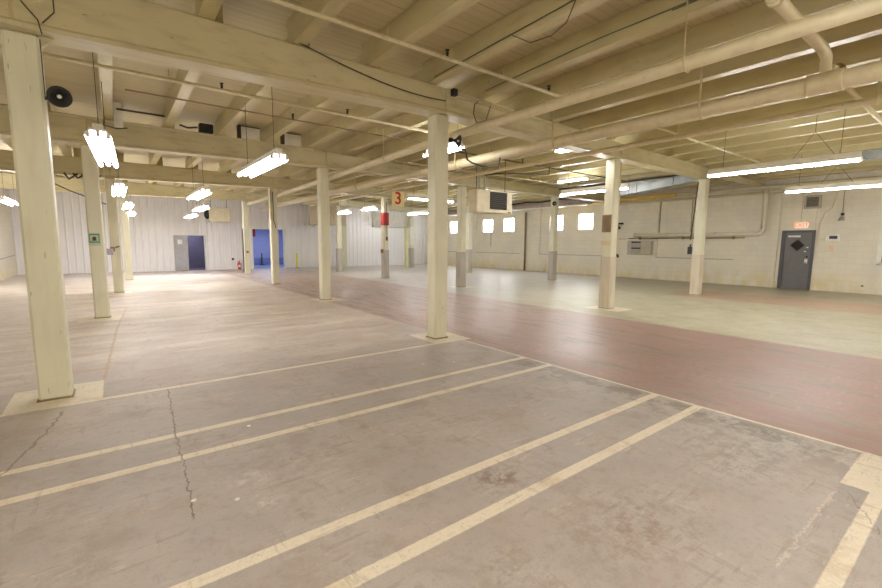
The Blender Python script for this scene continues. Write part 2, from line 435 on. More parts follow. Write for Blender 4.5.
# framed office window at the right edge
o = struct(MB().box(XR+.12, XR+.15, 1.6, 2.66, 1.1, 2.0).build('window_6', plain('reddish_pane', (.42, .17, .12), .3)))
f = MB()
for (p, q, r_, t) in ((1.52, 1.62, 1.02, 2.08), (2.62, 2.74, 1.02, 2.08), (1.62, 2.62, 2.0, 2.08), (1.55, 2.78, 1.0, 1.06)): f.box(XR-.03, XR+.06, p, q, r_, t)
f.build('window_frame', M['white'], o)

# far corrugated wall
def corrugated(segs, y, name, mat, pitch=.31, dep=.035):
    mb = MB()
    for x0, x1, z0, z1 in segs:
        pts = []; x = x0
        k = math.floor(x0/pitch)
        xs = [x0]
        prof = []
        while k*pitch < x1:
            b = k*pitch
            for dx, dy in ((0, 0), (.03, -dep), (.06, -dep), (.09, 0)):
                prof.append((b+dx, y+dy))
            k += 1
        prof = [(px, py) for px, py in prof if x0 < px < x1]
        prof = [(x0, y)]+prof+[(x1, y)]
        lo = [mb.bm.verts.new((px, py, z0)) for px, py in prof]; hi = [mb.bm.verts.new((px, py, z1)) for px, py in prof]
        for i in range(len(prof)-1): mb.bm.faces.new([lo[i], lo[i+1], hi[i+1], hi[i]])
        mb.box(x0, x1, y+.02, y+.3, z0, z1)
    return mb.build(name, mat)
struct(corrugated([(XL, 2.68, 0, ZC), (2.68, 4.30, 2.03, ZC), (4.30, 6.86, 0, ZC), (6.86, 8.86, 2.49, ZC), (8.86, XR, 0, ZC)], YF, 'wall_far', M['corr']))
# room behind the doorways
def room(x0, x1, y0, y1, z1, mw, mf, nm):
    w1 = MB().box(x0-.1, x0, y0, y1, 0, z1).box(x1, x1+.1, y0, y1, 0, z1).box(x0, x1, y1, y1+.1, 0, z1).box(x0-.1, x1+.1, y0, y1+.1, z1, z1+.1)
    struct(w1.build('wall_'+nm, mw)); struct(MB().box(x0-.1, x1+.1, YF, y1+.1, -.2, -.005).build('floor_'+nm, mf))
room(2.4, 4.9, YF+.32, 31.0, 2.6, M['purple'], M['purple'], 'dark_room')
room(6.2, 10.6, YF+.32, 33.5, 2.9, M['bluewall'], M['bluefloor'], 'blue_room')
def jamb(x0, x1, z1, nm, mat, t=.07):
    struct(MB().box(x0-t, x0, YF-.05, YF+.3, 0, z1+t).box(x1, x1+t, YF-.05, YF+.3, 0, z1+t).box(x0, x1, YF-.05, YF+.3, z1, z1+t).build(nm, mat))
jamb(2.71, 4.26, 2.0, 'trim_1', M['white'], .05); jamb(6.90, 8.82, 2.46, 'trim_2', M['white'], .06)
# pale grey leaf closed on the left of doorway
d = struct(MB().box(2.72, 3.40, YF-.02, YF+.03, .01, 1.99, .004).build('door_1', M['door_lilac']))
MB().box(2.90, 3.13, YF-.028, YF-.02, 1.50, 1.76).build('door_notice', M['paper'], d)
MB().tube([(2.79, YF-.02, 1.0), (2.79, YF-.07, 1.0), (2.79, YF-.08, .99)], .02).build('door_knob', M['steel'], d)
MB().box(2.73, 3.39, YF-.026, YF-.02, .02, .2).build('kick_plate', M['steel'], d)

# grey exit door in the right wall
d = struct(MB().box(XR+.02, XR+.07, 4.49, 5.29, .01, 2.13, .004).build('door_2', M['door_gray']))
MB().box(XR-.03, XR+.1, 4.40, 4.49, 0, 2.22).box(XR-.03, XR+.1, 5.29, 5.40, 0, 2.22).box(XR-.03, XR+.1, 4.49, 5.29, 2.13, 2.22).build('door_frame', M['frame_gray'], d)
cy, cz, h = 4.90, 1.66, .21
MB().prism([(cy-h, cz), (cy, cz-h), (cy+h, cz), (cy, cz+h)], XR+.005, XR+.025, 'yz').build('diamond_window', M['glass'], d)
fr_ = MB()
for (a0, b0), (a1, b1) in zip([(-1, 0), (0, -1), (1, 0), (0, 1)], [(0, -1), (1, 0), (0, 1), (-1, 0)]):
    fr_.tube([(XR+.012, cy+a0*h*1.03, cz+b0*h*1.03), (XR+.012, cy+a1*h*1.03, cz+b1*h*1.03)], .012, 6)
fr_.build('diamond_window_frame', M['frame_gray'], d)
MB().box(XR+.008, XR+.02, 4.83, 5.20, 1.96, 2.03).build('door_sign', M['paper'], d)
MB().box(XR-.0, XR+.02, 4.54, 4.66, .98, 1.17, .01).build('lock_plate', M['chrome'], d)
MB().tube([(XR+.01, 4.6, 1.03), (XR-.05, 4.6, 1.03), (XR-.05, 4.72, 1.02)], .014).build('door_handle', M['chrome'], d)
MB().lathe([(.03, 0), (.03, .03)], (XR+.02, 4.59, 1.24), (-1, 0, 0), 12).build('deadbolt', M['black'], d)
for zz, yy in ((1.58, 4.60), (1.43, 4.66)): MB().box(XR+.01, XR+.02, yy-.03, yy+.03, zz-.02, zz+.02).build('door_sticker', M['paper'], d)

t = thing('exit_sign', (XR-.02, 4.83, 2.38), 'small lit orange EXIT sign above the dark grey door', 'exit sign')
MB().box(XR-.05, XR+.0, 4.64, 5.02, 2.31, 2.50, .008).build('sign_box', M['exitbox'], t)
text_mesh('EXIT', .21, M['exit'], 'sign_letters', t, face_x(XR-.052, 4.83, 2.405))
t = thing('conduit', (XR, 4.86, 2.5), 'thin conduit running up the block wall from the exit sign', 'conduit')
MB().tube([(XR-.012, 4.86, 2.5), (XR-.012, 4.86, 3.9)], .010, 6).build('conduit_run', M['pipe_thin'], t)

t = thing('wall_vent', (XR, 4.57, 3.0), 'square grey louvred vent grille high on the right wall above the exit sign', 'vent')
MB().box(XR-.04, XR+.02, 4.33, 4.40, 3.0, 3.49).box(XR-.04, XR+.02, 4.75, 4.82, 3.0, 3.49).box(XR-.04, XR+.02, 4.40, 4.75, 3.42, 3.49).box(XR-.04, XR+.02, 4.40, 4.75, 3.0, 3.07).build('vent_frame', M['guard'], t)
mb = MB()
for k in range(7): mb.prism([(XR-.03, 3.075+k*.05), (XR+.0, 3.10+k*.05), (XR+.0, 3.11+k*.05), (XR-.03, 3.085+k*.05)], 4.40, 4.75, 'xz')
mb.build('louvre', M['guard'], t)
MB().box(XR-.0, XR+.02, 4.40, 4.75, 3.07, 3.42).build('vent_backing', M['duct'], t)

t = thing('control_keypad', (XR, 3.9, 1.8), 'white wall control box with dark display to the right of the grey door', 'control box')
MB().box(XR-.05, XR+.035, 3.70, 4.10, 1.80, 2.05, .01).build('case', M['white'], t)
MB().box(XR-.058, XR-.05, 3.78, 4.0, 1.89, 2.0).build('display', M['screen'], t)
o = MB().tube([(XR+.012, 4.11, 1.85), (XR+.012, 4.32, 1.87), (XR+.012, 4.33, 2.4), (XR+.012, 4.20, 2.85), (XR+.012, 4.02, 3.0), (XR+.012, 3.93, 3.5), (XR+.012, 3.9, 3.85)], .010, 6).build('cable', M['pipe_thin'])
tag(o, 'thin cream cable curling down the wall from the ceiling to the dark display box', 'cable')
t = thing('wall_bell', (XR, 3.72, 2.5), 'small metal bell hanging from a wire right of the wall vent', 'bell')
MB().tube([(XR+.01, 3.72, 2.68), (XR+.01, 3.74, 3.7)], .006, 6).build('wire', M['dark'], t)
MB().lathe([(.02, 0), (.05, -.03), (.075, -.09), (.085, -.14), (.06, -.15)], (XR-.07, 3.72, 2.68), (0, 0, 1), 14).build('bell_dome', M['steel'], t)
MB().box(XR-.03, XR+.035, 3.68, 3.76, 2.72, 2.80).build('bracket', M['black'], t)
o = MB().box(XR+.02, XR+.034, 3.86, 4.0, 1.42, 1.66).build('paper_notice', M['orange']); tag(o, 'faded orange notice taped to the wall under the dark display box', 'notice')
t = thing('floor_drain_pipe', (XR, 3.0, .35), 'small round dark pipe stub low on the right wall', 'pipe stub')
MB().lathe([(.035, 0), (.035, .05)], (XR, 3.0, .27), (-1, 0, 0), 12).build('stub', M['rust'], t)

# vertical pipe with elbow and horizontal run
def arc(c, r, a0, a1, n, plane):
    out = []
    for i in range(n+1):
        a = a0+(a1-a0)*i/n
        if plane == 'yz': out.append((c[0], c[1]+r*math.cos(a), c[2]+r*math.sin(a)))
        elif plane == 'xz': out.append((c[0]+r*math.cos(a), c[1], c[2]+r*math.sin(a)))
        else: out.append((c[0]+r*math.cos(a), c[1]+r*math.sin(a), c[2]))
    return out
t = thing('wall_drain_pipe', (20.45, 6.1, 3.9), 'thick cream pipe coming down the right wall and turning level left of the grey door', 'pipe')
MB().tube([(20.45, 5.98, 3.95)]+[(20.45, 5.98, 2.3)]+arc((20.45, 6.18, 2.3), .2, PI, 1.5*PI, 6, 'yz')+[(20.45, 11.3, 2.10)], .085, 14).build('pipe_run', M['pipe_pale'], t)
for yy in (7.6, 9.6, 11.2): MB().tube([(20.45, yy, 2.10), (20.45, yy+.09, 2.10)], .10, 14).build('coupling', M['pipe_pale'], t)
MB().tube([(20.52, 6.6, 1.95), (20.52, 11.6, 1.95)], .022, 8).build('small_pipe', M['rust'], t)
for yy in (7.0, 9.0, 11.0): MB().box(20.42, 20.62, yy-.015, yy+.015, 1.90, 2.0).build('pipe_bracket', M['rust'], t)

t = thing('wall_heater_cabinet', (20.5, 10.9, 1.16), 'grey louvred cabinet hung on the right wall below the level pipe', 'wall cabinet')
MB().box(20.42, 20.60, 10.36, 11.58, 1.17, 1.84, .012).build('cabinet_body', M['guard'], t)
MB().box(20.405, 20.42, 10.38, 10.88, 1.19, 1.82, .004).build('side_panel', plain('cabinet_panel', (.50, .46, .36), .5), t)
for z0 in (1.73, 1.44): MB().box(20.408, 20.43, 10.90, 11.36, z0, z0+.07).build('air_slot', M['black'], t)
for z0 in (1.24, 1.52): MB().box(20.40, 20.42, 10.90, 11.36, z0, z0+.17, .004).build('front_panel', plain('cabinet_front', (.42, .38, .30), .5), t)

t = thing('pipe_valve', (20.5, 12.3, 2.3), 'small black valve bracket on the wall left of the louvred cabinet', 'valve')
MB().box(20.42, 20.6, 11.95, 12.75, 2.66, 2.74).build('bracket', M['black'], t)
MB().lathe([(.04, 0), (.09, .03), (.09, .12), (.03, .16)], (20.5, 12.15, 2.42), (0, 0, 1), 12).build('valve_body', M['black'], t)
MB().tube([(20.5, 12.15, 2.56), (20.5, 12.15, 2.68)], .02, 6).build('stem', M['black'], t)
t = thing('conduit', (20.5, 12.4, 2.7), 'thin vertical conduit on the wall above the small black valve bracket', 'conduit')
MB().tube([(20.58, 12.3, 2.74), (20.58, 12.3, 3.8)], .014, 6).build('conduit_run', M['rust'], t)
o = MB().tube([(20.585, 11.75, 1.93), (20.585, 12.0, 1.93), (20.585, 12.9, 1.93)], .013, 6).build('conduit', M['rust'])
tag(o, 'short level rusty conduit at the left end of the thick wall pipe', 'conduit')
o = MB().tube([(20.53, 18.4, 0), (20.53, 18.4, 3.6)], .055, 10).build('downpipe', M['rust']); tag(o, 'rust brown vertical downpipe on the right wall between the two pairs of windows', 'pipe')
for yy, z0, z1, lb in ((17.6, 2.0, 3.6, 'thin vertical brown conduit beside the rust brown downpipe'), (21.6, 1.5, 2.4, 'thin conduit hanging on the wall below the fourth window from the door'), (10.15, 2.2, 3.75, 'vertical brown strip on the wall above the louvred cabinet'),
                       (8.75, 2.25, 3.75, 'vertical brown strip on the wall above the level pipe, midway')):
    o = MB().tube([(XR+.05, yy, z0), (XR+.05, yy, z1)], .016, 6).build('conduit', M['rust']); tag(o, lb, 'conduit')
mb = MB()
for a, b in bays:
    if a > 0: mb.box(XR-.012, XR+.07, a, b, 1.045, 1.065)
struct(mb.build('trim_3', M['rust']))
# pilaster left of the door
struct(MB().box(XR-.10, XR, 5.50, 5.72, 0, 3.65).build('trim_4', M['block']))

# pipes along right wall
o = MB().tube([(20.2, 9.3, 3.88), (20.2, 17.0, 3.80)], .09, 10).build('wall_pipe', M['yellow']); tag(o, 'bright yellow pipe running high along the right wall', 'pipe')
o = MB().tube([(20.2, -3.9, 3.84), (20.2, 9.3, 3.90)], .065, 10).build('wall_pipe', M['pipe']); tag(o, 'cream pipe running high along the right wall above the grey door', 'pipe')
o = MB().box(20.35, 20.6, -3.9, 12.9, 3.66, 3.74).build('wall_ledger', M['joist']); tag(o, 'dirty cream timber ledger along the right wall under the high pipe', 'ledger')

# left wall corner details
o = MB().tube([(XL+.02, 20, .9), (XL+.02, 24, .85), (XL+.02, 28, .95)], .01, 6).build('cable', M['dark']); tag(o, 'thin cable sagging along the left wall near the far corner', 'cable')

# ------------------------------------------------------------------ girders and joists
CC = {(0, 0): (-.565, 5.86), (1, 0): (4.38, 5.88), (2, 0): (10.03, 6.17), (3, 0): (15.36, 6.22),
      (0, 1): (-.27, 11.6), (1, 1): (4.78, 11.8), (2, 1): (10.42, 12.5), (3, 1): (16.0, 12.65),
      (0, 2): (.06, 17.1), (1, 2): (5.02, 17.4), (2, 2): (10.1, 17.65), (3, 2): (16.05, 18.55),
      (0, 3): (.47, 22.6), (1, 3): (5.43, 23.6), (2, 3): (10.2, 23.05), (3, 3): (16.4, 25.05), (1, -1): (4.22, .12)}
ZG = 4.08
GB = {0: 3.60, 1: 3.68, 2: 3.76, 3: 3.74}
rowy = {-1: [(XL, .1), (XR, .1)], 0: [(XL, 5.72), (-.6, 5.78), (4.38, 5.84), (10.03, 6.13), (15.27, 6.2), (XR, 6.25)],
        1: [(XL, 11.4), (-.27, 11.5), (4.78, 11.68), (10.42, 12.2), (16.0, 12.5), (XR, 12.6)],
        2: [(XL, 17.0), (.06, 17.1), (5.02, 17.3), (10.1, 17.6), (16.05, 18.4), (XR, 18.6)],
        3: [(XL, 22.6), (.47, 22.7), (5.43, 23.4), (10.2, 23.2), (16.4, 25.0), (XR, 25.2)]}
rn = {-1: 'row above the viewer', 0: 'nearest row', 1: 'second row back', 2: 'third row back', 3: 'farthest row'}
bn = ['piece at the left edge', 'first piece left of centre', 'piece right of centre', 'piece between the right columns', 'piece ending at the block wall']
def gz(x): return 3.55 + max(-1, min(x, 4.4))*.030 + max(0, x-4.4)*.006
for r_, P in rowy.items():
    for i, (a, b) in enumerate(zip(P, P[1:])):
        mb = MB()
        zz0, zz1 = gz(a[0]), gz(b[0])
        if r_ == 0 and i == 4: zz0 = zz1 = 3.96
        mb.obox(a, b, .30, zz0+.045, ZG, zz1+.045, ZG, bev=.018)
        mb.obox(a, b, .325, zz0, zz0+.04, zz1, zz1+.04)
        mb.obox(a, b, .26, zz0+.03, zz0+.06, zz1+.03, zz1+.06)
        o = mb.build('ceiling_girder', M['beam'])
        tag(o, 'deep cream timber girder, %s, %s' % (rn[r_], bn[i] if r_ >= 0 else 'full width'), 'girder', 'timber girders under the ceiling')
yb = [(-3.95, .1, 0), (.1, 5.85, 0), (5.85, 11.6, 0.13), (11.6, 17.3, .2), (17.3, 23.3, .42), (23.3, 28.3, .65)]
bl = ['over the near bay', 'over the bay between the camera and the central column', 'over the second bay', 'over the third bay', 'over the fourth bay', 'over the last bay before the white metal wall']
for k in range(-3, 20):
    for j, (y0, y1, dx) in enumerate(yb):
        xr = 1.043*k+.03+dx
        wd = .17
        if xr > XR-.05 or xr-wd < XL: continue
        o = MB().box(xr-wd, xr, y0+.003, y1-.003, ZG+.002, ZC, .006).build('ceiling_joist', M['joist'])
        tag(o, 'cream painted timber ceiling joist '+bl[j], 'joist', 'ceiling joists '+bl[j])

# blocking panels and boxes on the girders
for x0, x1, lb in ((2.53, 3.03, 'small pale board blocking the gap between joists on the second girder, left one'), (3.55, 4.05, 'small pale board blocking the gap between joists on the second girder, right one')):
    t = thing('blocking_board', (x0, 11.4, 4.09), lb, 'board')
    MB().box(x0+.07, x1, 11.38, 11.42, 4.082, 4.36).build('board_face', M['white'], t)
    MB().box(x0, x0+.07, 11.34, 11.46, 4.082, 4.36).box(x0, x1, 11.34, 11.46, 4.36, 4.375).build('board_edge', M['dark'], t)
t = thing('junction_box', (1.9, 11.3, 4.09), 'dark electrical box tucked between joists on the second girder', 'electrical box')
MB().box(1.72, 2.0, 11.3, 11.5, 4.085, 4.28, .01).build('box', M['black'], t)
MB().tube([(1.7, 11.45, 4.2), (1.5, 11.45, 4.16), (1.35, 11.45, 4.2)], .02, 8).build('conduit_stub', M['dark'], t)

# ------------------------------------------------------------------ columns
W = .26
names = {
 (0, 0): 'big cream column in the left foreground with a black horn loudspeaker', (1, 0): 'cream square column standing on its own in the centre foreground',
 (2, 0): 'cream column with a dark ribbed plate and bare lower half, on the pale floor', (3, 0): 'cream column nearest the grey exit door, grey below',
 (0, 1): 'cream column behind the left foreground one, bearing a green placard', (1, 1): 'cream column halfway between the centre column and the blue doorway',
 (2, 1): 'column just right of the centre column, lower half in grey metal', (3, 1): 'slim cream column in front of the right wall windows, lower half grey',
 (0, 2): 'third cream column of the left row, with a brass fitting', (1, 2): 'cream column standing in front of the blue doorway with a dark cable down it',
 (2, 2): 'column with a broad red band below the number 3 sign', (3, 2): 'far lilac grey clad column seen just right of the one beside the heater',
 (0, 3): 'farthest cream column of the left row', (1, 3): 'column beside the red fire extinguisher with dark conduit',
 (2, 3): 'cream and grey column before the beige overhead panel', (3, 3): 'column with white boxed upper part near the far right corner',
 (1, -1): 'cream column on the painted pad at the right edge, beside the viewer'}
for k, (x, y) in CC.items():
    top = gz(x)-.002
    t = thing('support_column', (x, y, 0), names[k], 'column', 'square support columns')
    MB().box(x-W/2, x+W/2, y-W/2, y+W/2, 0, top, .022).build('shaft', M['column'], t)
    MB().box(x-W/2-.012, x+W/2+.012, y-W/2-.012, y+W/2+.012, 0, .012).build('base_plate', M['rust'], t)
    h = W/2
    if k in ((2, 0), (2, 1), (3, 1), (3, 0), (2, 2), (3, 2), (2, 3), (3, 3)):
        g = MB(); H_ = 1.32; e = .006
        g.box(x-h-e, x-h+.0, y-h-e, y+h+e, .012, H_); g.box(x+h, x+h+e, y-h-e, y+h+e, .012, H_)
        g.box(x-h, x+h, y-h-e, y-h, .012, H_); g.box(x-h, x+h, y+h, y+h+e, .012, H_)
        g.build('lower_casing', M['lowerpost' if k[1] == 0 else 'guard'], t)
    if k == (2, 0):
        MB().box(x-h-.045, x-h-.006, y-h-.0, y+h, 1.60, 1.72).build('ledge_block', M['pipe'], t)
        g = MB().box(x-h-.03, x-h-.006, y-.11, y+.13, 1.93, 2.36)
        for q in range(6): g.box(x-h-.042, x-h-.03, y-.10+q*.04, y-.085+q*.04, 1.95, 2.34)
        g.build('ribbed_plate', M['rust'], t)
        MB().tube([(x+h+.03, y-h+.03, 1.38), (x+h+.03, y-h+.03, top-.05)], .022, 8).build('conduit', M['pipe_thin'], t)
        MB().tube([(x+h+.03, y-h-.005, 1.38), (x+h+.03, y-h-.03, 1.30)], .03, 8).build('cable_end', M['dark'], t)
    if k == (2, 2):
        g = MB(); e = .008
        g.box(x-h-e, x-h, y-h-e, y+h+e, 2.45, 3.02); g.box(x+h, x+h+e, y-h-e, y+h+e, 2.45, 3.02); g.box(x-h, x+h, y-h-e, y-h, 2.45, 3.02); g.box(x-h, x+h, y+h, y+h+e, 2.45, 3.02)
        g.build('red_band', M['red'], t)['label'] = 'red painted band'
        MB().tube([(x+.02, y-h-.02, 1.9), (x+.02, y-h-.02, 3.5)], .012, 6).build('conduit', M['dark'], t)
        MB().box(x-.02, x+.06, y-h-.03, y-h, 1.75, 1.92).build('switch_box', M['dark'], t)
        MB().box(x-.2, x-.13, y-.06, y+.06, 1.18, 1.35).build('outlet_box', M['brass'], t)
    if k == (1, 2):
        MB().tube([(x-.04, y-h-.02, 3.55), (x-.03, y-h-.02, 2.45), (x+.04, y-h-.03, 2.18)], .014, 6).build('dark_cable', M['dark'], t)
        MB().tube([(x-.13, y-h-.02, 2.5), (x-.13, y-h-.02, 3.6)], .03, 8).build('conduit', M['pipe_thin'], t)
    if k == (1, 3):
        MB().tube([(x-.2, y-h-.02, .15), (x-.2, y-h-.02, 2.3)], .03, 8).build('dark_conduit', M['dark'], t)
        MB().box(x-.05, x+.05, y-h-.05, y-h, 1.08, 1.2).build('outlet_box', M['brass'], t)
    if k == (0, 2):
        MB().box(x-.14, x-.02, y-h-.06, y-h, 1.30, 1.44, .01).build('brass_fitting', M['brass'], t)
        MB().tube([(x+.0, y-h-.03, 1.42), (x+.1, y-h-.03, 1.47)], .02, 8).build('fitting_nozzle', M['brass'], t)
    if k == (0, 0):
        MB().prism([(x+h, 3.42), (x+h+.11, gz(x)+.0), (x+h, gz(x)+.0)], y-.11, y-.05, 'xz').build('corner_bracket', M['beam'], t)
        MB().tube([(x+h+.006, y-h+.02, 2.95), (x+h+.006, y-h+.02, 3.5)], .005, 6).build('cable', M['dark'], t)
    if k == (3, 0):
        pass
    if k == (3, 3):
        MB().box(x-.2, x+.26, y-.2, y+.2, 1.5, 2.75).build('white_casing', M['white'], t)

# objects on columns
def horn(name, loc, face, label, mount):
    t = thing(name, loc, label, 'loudspeaker'); L = Vector(loc); a = Vector(face).normalized()
    s = .15; k_ = .64
    MB().lathe([(p*k_, q*k_) for p, q in [(.03, -.17), (.035, -.12), (.045, -.09), (.07, -.05), (.11, -.01), (s-.01, .02), (s, .03), (s-.008, .032), (.10, .0), (.05, -.05), (.03, -.07)]], L, a, 28).build('horn_bell', M['black'], t)
    MB().lathe([(p*k_, q*k_) for p, q in [(.002, -.09), (.028, -.08), (.03, .0), (.018, .025), (.002, .03)]], L, a, 16).build('horn_centre', M['white'], t)
    MB().lathe([(p*k_, q*k_) for p, q in [(.05, -.26), (.058, -.25), (.058, -.17), (.03, -.155)]], L, a, 16).build('driver', M['black'], t)
    MB().tube([L-a*.2*k_, Vector(mount)], .016, 8).build('mount_arm', M['black'], t)
    return t
horn('horn_loudspeaker', (-.32, 5.66, 2.98), (.12, -1, -.28), 'black round horn loudspeaker on the left foreground column', (-.47, 5.86, 2.98))
horn('horn_loudspeaker', (4.66, 5.70, 3.30), (.55, -1, -.25), 'dark round horn loudspeaker on the central column', (4.51, 5.88, 3.30))
horn('horn_loudspeaker', (15.62, 12.35, 3.42), (-1, -.3, -.1), 'tiny dark horn loudspeaker on the slim column by the windows', (15.87, 12.55, 3.42))
o = MB().tube([(4.78, 5.8, 3.22), (4.9, 5.8, 3.2), (4.95, 5.8, 3.05), (5.1, 5.85, 3.02), (5.4, 5.9, 3.0), (6.2, 6.3, 3.12), (6.42, 6.5, 3.36)], .016, 8).build('cable', M['dark'])
tag(o, 'dark cable looping from the central horn loudspeaker to the big pipe', 'cable')

x, y = CC[(0, 1)]
t = thing('safety_placard', (-.27, 11.46, 1.5), 'small green and white placard on the second column of the left row', 'sign')
MB().box(-.40, -.20, y-W/2-.012, y-W/2-.002, 1.52, 1.78).build('placard_board', plain('pale_green_board', (.50, .58, .44), .5), t)
g = MB(); yy = y-W/2-.014
for a_ in ((-.385, -.37, 1.58, 1.76), (-.23, -.215, 1.58, 1.76), (-.385, -.215, 1.735, 1.76), (-.385, -.215, 1.58, 1.605)): g.box(a_[0], a_[1], yy-.003, yy+.002, a_[2], a_[3])
g.build('placard_border', M['green'], t)
MB().lathe([(.035, 0), (.035, .006)], (-.30, yy+.002, 1.67), (0, -1, 0), 12).box(-.335, -.265, yy-.004, yy+.002, 1.62, 1.645).build('placard_symbol', plain('dark_brown_print', (.10, .05, .03), .5), t)
o = MB().box(-.16, .0, 15.96, 16.06, 1.22, 1.40, .01).build('outlet_box', plain('lilac_plastic', (.45, .40, .46), .5))
tag(o, 'small lilac grey box hanging between the second and third left columns', 'electrical box')
o2 = MB().tube([(-.08, 16.01, 1.40), (-.08, 16.01, 4.08)], .006, 6).build('cord', M['white'], None); o2.parent = o

t = thing('bay_number_sign', (10.55, 17.45, 3.3), 'square cream sign with a red number 3 above the red banded column', 'sign')
MB().box(10.36, 11.02, 17.43, 17.46, 3.34, 4.02, .004).build('sign_board', M['signcream'], t)
text_mesh('3', .78, M['red'], 'sign_numeral', t, face_y(10.69, 17.425, 3.68))
MB().box(10.15, 10.35, 17.46, 17.52, 3.60, 3.62).build('sign_bracket', M['black'], t)

t = thing('pendant_switch', (15.05, 6.2, 1.6), 'dark pull cord switch hanging beside the column nearest the grey door', 'switch')
MB().tube([(14.90, 6.30, 1.8), (15.04, 6.25, 3.64)], .018, 8).build('cord', M['dark'], t)
MB().box(14.83, 14.93, 6.24, 6.35, 1.34, 1.58, .015).build('switch_box', M['black'], t)
MB().box(14.90, 14.94, 6.28, 6.32, 1.58, 1.66).box(14.90, 14.94, 6.28, 6.32, 1.9, 1.96).build('clamp', M['black'], t)

# ------------------------------------------------------------------ pipes under the ceiling
def pipe(pts, r, label, mat='pipe', name='ceiling_pipe', hang=None, coup=None, n=14):
    t = thing(name, pts[0], label, 'pipe')
    MB().tube(pts, r, n).build('pipe_run', M[mat], t)
    for yv in coup or ():
        x_ = lerp(pts, yv)
        MB().tube([(x_[0], yv-.16, x_[2]), (x_[0], yv-.12, x_[2]), (x_[0], yv+.12, x_[2]), (x_[0], yv+.16, x_[2])], [r*1.22, r*1.18, r*1.18, r*1.22], n).build('coupling', M[mat], t)
    for yv in hang or ():
        x_ = lerp(pts, yv); X_, Z_ = x_[0], x_[2]
        a = [(X_-r-.012, yv, ZG-.0), (X_-r-.012, yv, Z_)] + [(X_-(r+.012)*math.cos(q*PI/8), yv, Z_-(r+.012)*math.sin(q*PI/8)) for q in range(1, 8)] + [(X_+r+.012, yv, Z_), (X_+r+.012, yv, Z_+r*.8)]
        MB().tube(a, .009 if r < .09 else .016, 6).build('pipe_hanger', M['pipe_thin'], t)
    return t
def lerp(pts, yv):
    for a, b in zip(pts, pts[1:]):
        if min(a[1], b[1]) <= yv <= max(a[1], b[1]) and a[1] != b[1]:
            f_ = (yv-a[1])/(b[1]-a[1]); return tuple(a[i]+(b[i]-a[i])*f_ for i in range(3))
    return pts[0]
pipe([(4.85, -3.95, 3.47), (4.82, 6, 3.47), (5.06, 11.8, 3.47), (5.30, 17.4, 3.47), (5.32, 22.4, 3.47)], .072, 'long cream pipe passing just right of the central column toward the blue doorway', hang=(2.2, 8.5, 14), coup=(9.6,))
pipe([(6.55, -3.95, 3.44), (6.50, 5, 3.44), (6.45, 12, 3.44), (6.6, 25, 3.44)], .10, 'thickest cream pipe overhead with a tee and couplings', hang=(2.72, 5.15, 7.9, 13), coup=(1.45, 9.5))
pipe([(7.80, -3.95, 3.45), (7.8, 5, 3.45), (7.75, 12, 3.45), (7.8, 21, 3.45)], .045, 'slim cream pipe overhead running parallel right of the thickest pipe', hang=(1.2, 3.6, 8.2), n=10)
t = pipe([(3.9, 1.46, 3.76), (6.36, 1.46, 3.76)]+[(6.50, 1.46, 3.72), (6.53, 1.46, 3.55)], .055, 'short cream cross pipe joining the thickest overhead pipe at a tee')
MB().tube([(4.72, 1.46, 3.76), (4.78, 1.46, 3.76)], .068, 14).build('collar', M['pipe'], t)
MB().lathe([(.03, 0), (.06, .02), (.05, .09), (.02, .12)], (6.68, 1.40, 3.62), (1, -.3, 0), 12).build('valve', M['brass'], t)
MB().tube([(6.6, 1.42, 3.62), (6.68, 1.40, 3.62)], .03, 8).build('valve_stub', M['pipe'], t)
pipe([(7.85, 1.52, 3.70), (11.8, 1.52, 3.70)], .034, 'thin cream cross pipe beyond the slim overhead pipe at top right', n=8)
pipe([(8.0, 4.15, 3.76), (13.4, 4.15, 3.76)], .022, 'thin cross pipe over the pale floor in front of the wide hanging tube light', n=8)
def sprinkler(y, z, x0, x1, r, label, heads, mat='pipe_thin'):
    t = thing('sprinkler_pipe', (x0, y, z), label, 'pipe')
    MB().tube([(x0, y, z), (x1, y, z)], r, 8).build('pipe_run', M[mat], t)
    for hx in heads:
        MB().tube([(hx, y, z), (hx, y, z+.05)], .016, 8).lathe([(.012, .05), (.022, .06), (.022, .07), (.008, .08), (.03, .10), (.03, .104)], (hx, y, z), (0, 0, 1), 10).build('sprinkler_head', M['black'], t)
    for hx in [x0+.6+1.9*q for q in range(int((x1-x0)/1.9))]:
        MB().tube([(hx, y, z-r-.004), (hx, y, ZC-.3)], .006, 5).build('hanger_rod', M['pipe_thin'], t)
sprinkler(4.62, 3.975, -3.6, 6.0, .024, 'thin sprinkler pipe in front of the first girder running left to right', (-.5, 3.58, 5.6))
sprinkler(7.64, 3.95, -3.6, 6.3, .028, 'thin sprinkler pipe just behind the first girder', (1.5, 3.6))
sprinkler(8.55, 3.95, .3, 6.3, .014, 'thinnest dark pipe behind the first girder, the farther of two', (2.9,), 'rust')
sprinkler(11.2, 4.02, -3.6, 4.3, .022, 'cream pipe running along the top edge of the second girder', ())
sprinkler(13.6, 3.95, -3.6, 10, .018, 'thin sprinkler pipe behind the second girder', (1.8, 5.8))
sprinkler(20.0, 3.95, -3.6, 16, .018, 'thin sprinkler pipe behind the third girder', (2.8, 7.8))
sprinkler(10.6, 3.9, 6.2, 16, .022, 'thin cross pipe above the hanging unit heater', (8.4, 12))
sprinkler(8.6, 3.9, 6.8, 15, .018, 'dark thin cross pipe in front of the hanging unit heater', (9.4,), 'dark')
